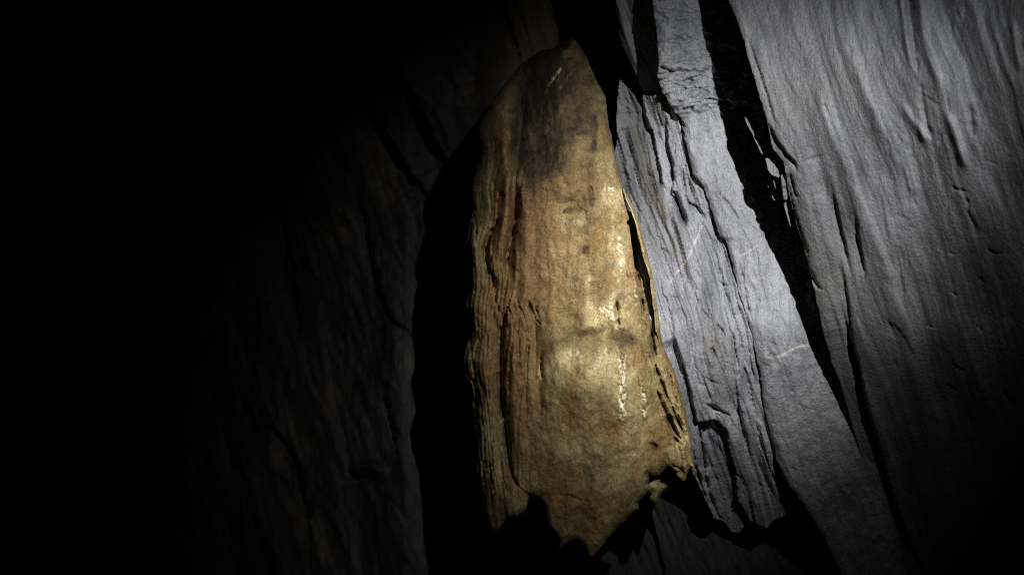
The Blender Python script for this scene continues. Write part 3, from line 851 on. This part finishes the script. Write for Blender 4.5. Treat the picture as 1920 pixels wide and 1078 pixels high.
    # calcite popcorn
    pop = strip(X, Y, [(1165, 645), (1168, 670), (1166, 700), (1170, 730), (1166, 760), (1168, 800)], 9, 232) + blob(X, Y, 1140, 590, 16, 22) + strip(X, Y, [(1200, 700), (1210, 740), (1208, 790)], 7, 233)
    H += pop * (0.010 + 0.014 * fbm(X / 6, Y / 7, 234, 3))
    # the thin rib on the far side of the gap
    rib = sstep(5, 0, np.abs(X - (curve(DRs, Y) - 6))) * sstep(330, 380, Y) * sstep(530, 500, Y)
    H += 0.02 * rib
    return d - H


def drape_mask(X, Y):
    M = zeros4(X)
    n1 = fbm(X / 40, Y / 50, 240, 4, rot=True)
    cream = 0.95 * blob(X, Y, 1135, 690, 55, 45) + 0.75 * blob(X, Y, 1062, 672, 22, 26) + 0.8 * blob(X, Y, 1140, 590, 45, 35) + 0.8 * blob(X, Y, 1150, 375, 24, 26)
    cream += 0.7 * blob(X, Y, 1160, 480, 26, 90, -6) + 0.55 * blob(X, Y, 1085, 420, 30, 30) + 0.6 * strip(X, Y, [(1100, 500), (1104, 560), (1110, 620)], 12, 241)
    cream += 0.5 * blob(X, Y, 1180, 760, 36, 50) + 0.55 * blob(X, Y, 1265, 850, 24, 40) + 0.5 * strip(X, Y, [(1222, 640), (1250, 720), (1275, 800), (1285, 860)], 16, 242)
    cream += 0.85 * strip(X, Y, [(1158, 320), (1172, 360), (1190, 400), (1206, 450), (1218, 500), (1228, 560), (1236, 640)], 9, 243)
    cream += 0.55 * strip(X, Y, [(1010, 690), (1013, 710), (1012, 725)], 8, 244) + 0.5 * strip(X, Y, [(952, 240), (955, 260), (945, 290)], 7, 245)
    cream += 0.75 * strip(X, Y, [(1025, 165), (1040, 145), (1055, 125)], 5, 246) + 0.35 * strip(X, Y, [(1048, 170), (1065, 145), (1080, 125)], 6, 247)
    cream += 0.5 * blob(X, Y, 1125, 185, 10, 8, -40)
    cream += 0.6 * strip(X, Y, [(1216, 900), (1232, 915), (1250, 912)], 14, 248)
    rag = fbm(X / 20, Y / 26, 290, 4, 0.6, rot=True)
    rag2 = fbm(X / 26, Y / 18, 291, 4, 0.6, rot=True)
    M[:, 0] = 0.55 * cream * (0.75 + 0.5 * n1) + 0.45 * sstep(0.35, 0.8, cream + 0.35 * rag) * np.minimum(cream * 2, 1)
    dark = 0.55 * sstep(330, 150, Y) * sstep(955, 1000, X) + 1.1 * blob(X, Y, 1015, 180, 60, 100, 14) + 0.85 * blob(X, Y, 1000, 290, 38, 80) + 0.5 * blob(X, Y, 1055, 305, 85, 48) + 0.6 * blob(X, Y, 1075, 215, 40, 40)  # stain patches, with shade painted over the upper face
    dark += 0.6 * strip(X, Y, [(1012, 690), (1030, 650), (1075, 628), (1130, 622), (1180, 632), (1200, 650)], 13, 250) + 0.22 * blob(X, Y, 1100, 775, 55, 34, 10) + 0.25 * blob(X, Y, 1100, 860, 80, 50)  # arch stain, then shade painted where the lower bulge curves under
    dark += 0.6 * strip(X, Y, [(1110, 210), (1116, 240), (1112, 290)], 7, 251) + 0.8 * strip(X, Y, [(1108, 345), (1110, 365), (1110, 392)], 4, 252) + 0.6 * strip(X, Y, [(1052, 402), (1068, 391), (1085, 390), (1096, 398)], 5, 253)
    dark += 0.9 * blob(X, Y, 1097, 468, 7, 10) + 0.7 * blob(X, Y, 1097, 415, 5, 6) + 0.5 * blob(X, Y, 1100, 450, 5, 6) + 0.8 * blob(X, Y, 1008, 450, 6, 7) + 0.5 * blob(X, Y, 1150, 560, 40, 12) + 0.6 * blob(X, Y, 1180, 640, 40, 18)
    dark += 0.5 * strip(X, Y, [(1215, 560), (1222, 620), (1228, 680)], 12, 254) + 0.35 * sstep(900, 1000, Y) + 0.75 * blob(X, Y, 1230, 838, 12, 7) + 0.6 * strip(X, Y, [(1165, 640), (1163, 690), (1168, 740)], 6, 255)  # includes darkening towards the foot
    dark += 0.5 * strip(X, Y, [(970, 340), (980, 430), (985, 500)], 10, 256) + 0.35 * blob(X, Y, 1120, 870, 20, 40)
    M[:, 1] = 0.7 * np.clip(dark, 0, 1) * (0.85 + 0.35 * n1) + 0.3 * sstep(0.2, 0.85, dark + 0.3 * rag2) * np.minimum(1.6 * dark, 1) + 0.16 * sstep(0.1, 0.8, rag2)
    org = 0.8 * strip(X, Y, [(946, 300), (950, 350), (944, 410), (932, 460), (936, 520)], 7, 294) + 0.7 * strip(X, Y, [(1000, 330), (996, 380), (990, 430), (984, 500)], 8, 295) + 0.7 * strip(X, Y, [(972, 560), (978, 640), (976, 720), (984, 800)], 7, 296) + 0.55 * blob(X, Y, 1005, 500, 60, 190) + 0.45 * blob(X, Y, 930, 640, 50, 200) + 0.75 * blob(X, Y, 948, 370, 16, 60) + 0.7 * blob(X, Y, 1000, 360, 14, 50) + 0.6 * blob(X, Y, 985, 460, 26, 80) + 0.55 * blob(X, Y, 940, 490, 14, 60) + 0.45 * blob(X, Y, 985, 700, 34, 140) + 0.4 * blob(X, Y, 1050, 345, 60, 30)
    org += 0.35 * blob(X, Y, 1080, 450, 50, 50) + 0.4 * blob(X, Y, 920, 560, 16, 40)
    M[:, 2] = 0.5 * np.clip(org, 0, 1) * (0.8 + 0.4 * n1) + 0.5 * sstep(0.3, 0.7, org - 0.4 * rag)
    wh = 1.0 * strip(X, Y, [(1160, 440), (1165, 480), (1170, 520)], 5, 260) + 1.0 * blob(X, Y, 1137, 583, 15, 12) + 0.9 * strip(X, Y, [(1140, 575), (1152, 595), (1158, 620)], 6, 261) + 0.8 * blob(X, Y, 1143, 355, 12, 5)
    wh += 0.85 * strip(X, Y, [(1165, 660), (1168, 690), (1168, 740), (1166, 790)], 9, 262) + 0.6 * strip(X, Y, [(1204, 720), (1210, 760), (1208, 790)], 5, 263) + 0.6 * strip(X, Y, [(1190, 530), (1194, 575)], 4, 264)
    wh += 0.45 * blob(X, Y, 1078, 662, 14, 8) + 0.4 * blob(X, Y, 1130, 660, 25, 10) + 0.6 * strip(X, Y, [(1030, 160), (1052, 128)], 3, 265) + 0.5 * blob(X, Y, 1012, 705, 5, 14) + 0.4 * strip(X, Y, [(939, 780), (940, 840), (944, 900)], 3, 266) + 0.4 * blob(X, Y, 985, 940, 6, 10)  # white specks, plus a lit highlight painted on the fold's foot
    M[:, 3] = wh * sstep(-0.25, 0.35, fbm(X / 7, Y / 9, 267, 3, rot=True)) * 1.4
    return M


drape = bpy.data.objects.new('flowstone_drapery', None)
drape.location = at(1105, 1045, 3.0)
scene.collection.objects.link(drape)
tag(drape, 'ochre flowstone drapery hanging in front of the slate, lit by the torch', 'flowstone')
FOLD = [(977, 118), (982, 150), (984, 190), (977, 250), (968, 310), (966, 360), (967, 405), (959, 450), (952, 488), (957, 525), (950, 575), (941, 620), (938, 690), (941, 750), (948, 800), (953, 850), (960, 890), (972, 912), (992, 928)]
RIB_IN = [(1168, 356), (1174, 374), (1183, 392), (1191, 420), (1198, 447), (1203, 470), (1208, 490), (1214, 507), (1219, 522), (1221, 545), (1226, 585), (1229, 616), (1236, 640)]
GAP_L = [(1167, 364), (1174, 392), (1180, 411), (1174, 417), (1180, 424), (1183, 450), (1187, 480), (1190, 502), (1199, 512), (1204, 528), (1211, 560), (1217, 590), (1222, 616), (1236, 640)]
iF = DL.index((977, 118)); iB = DBOT.index((992, 928))
iC0, iC1 = DBOT.index((1222, 923)), DBOT.index((1215, 906))
iR0, iR1 = DR.index((1241, 640)), DR.index((1168, 350))
FOLD_B = [(x - 9 * (0.2 if y > 900 else 1), y) for x, y in FOLD[1:-1]]
body_out = DL[:iF] + [(972, 126)] + FOLD_B + [FOLD[-1]] + DBOT[iB + 1:iC0 + 1] + DBOT[iC1:] + DR[:iR0 + 1] + GAP_L[::-1] + DR[iR1:]
fold_out = DL[iF:] + DBOT[:iB + 1] + FOLD[-2:0:-1]
rib_out = RIB_IN + DR[iR0:iR1 + 1]
crust_out = DBOT[iC0:iC1 + 1] + [(1208, 911), (1211, 920)]


def d_body(X, Y):
    return d_drape(X, Y) + 0.005 * (X < curve(FOLD, Y) - 0.3) * (Y < 930)


def drape_part(name, out, **k):
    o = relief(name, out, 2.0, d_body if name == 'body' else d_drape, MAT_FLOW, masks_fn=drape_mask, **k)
    o.parent = drape
    o.matrix_parent_inverse = __import__('mathutils').Matrix.Translation(drape.location).inverted()
    return o


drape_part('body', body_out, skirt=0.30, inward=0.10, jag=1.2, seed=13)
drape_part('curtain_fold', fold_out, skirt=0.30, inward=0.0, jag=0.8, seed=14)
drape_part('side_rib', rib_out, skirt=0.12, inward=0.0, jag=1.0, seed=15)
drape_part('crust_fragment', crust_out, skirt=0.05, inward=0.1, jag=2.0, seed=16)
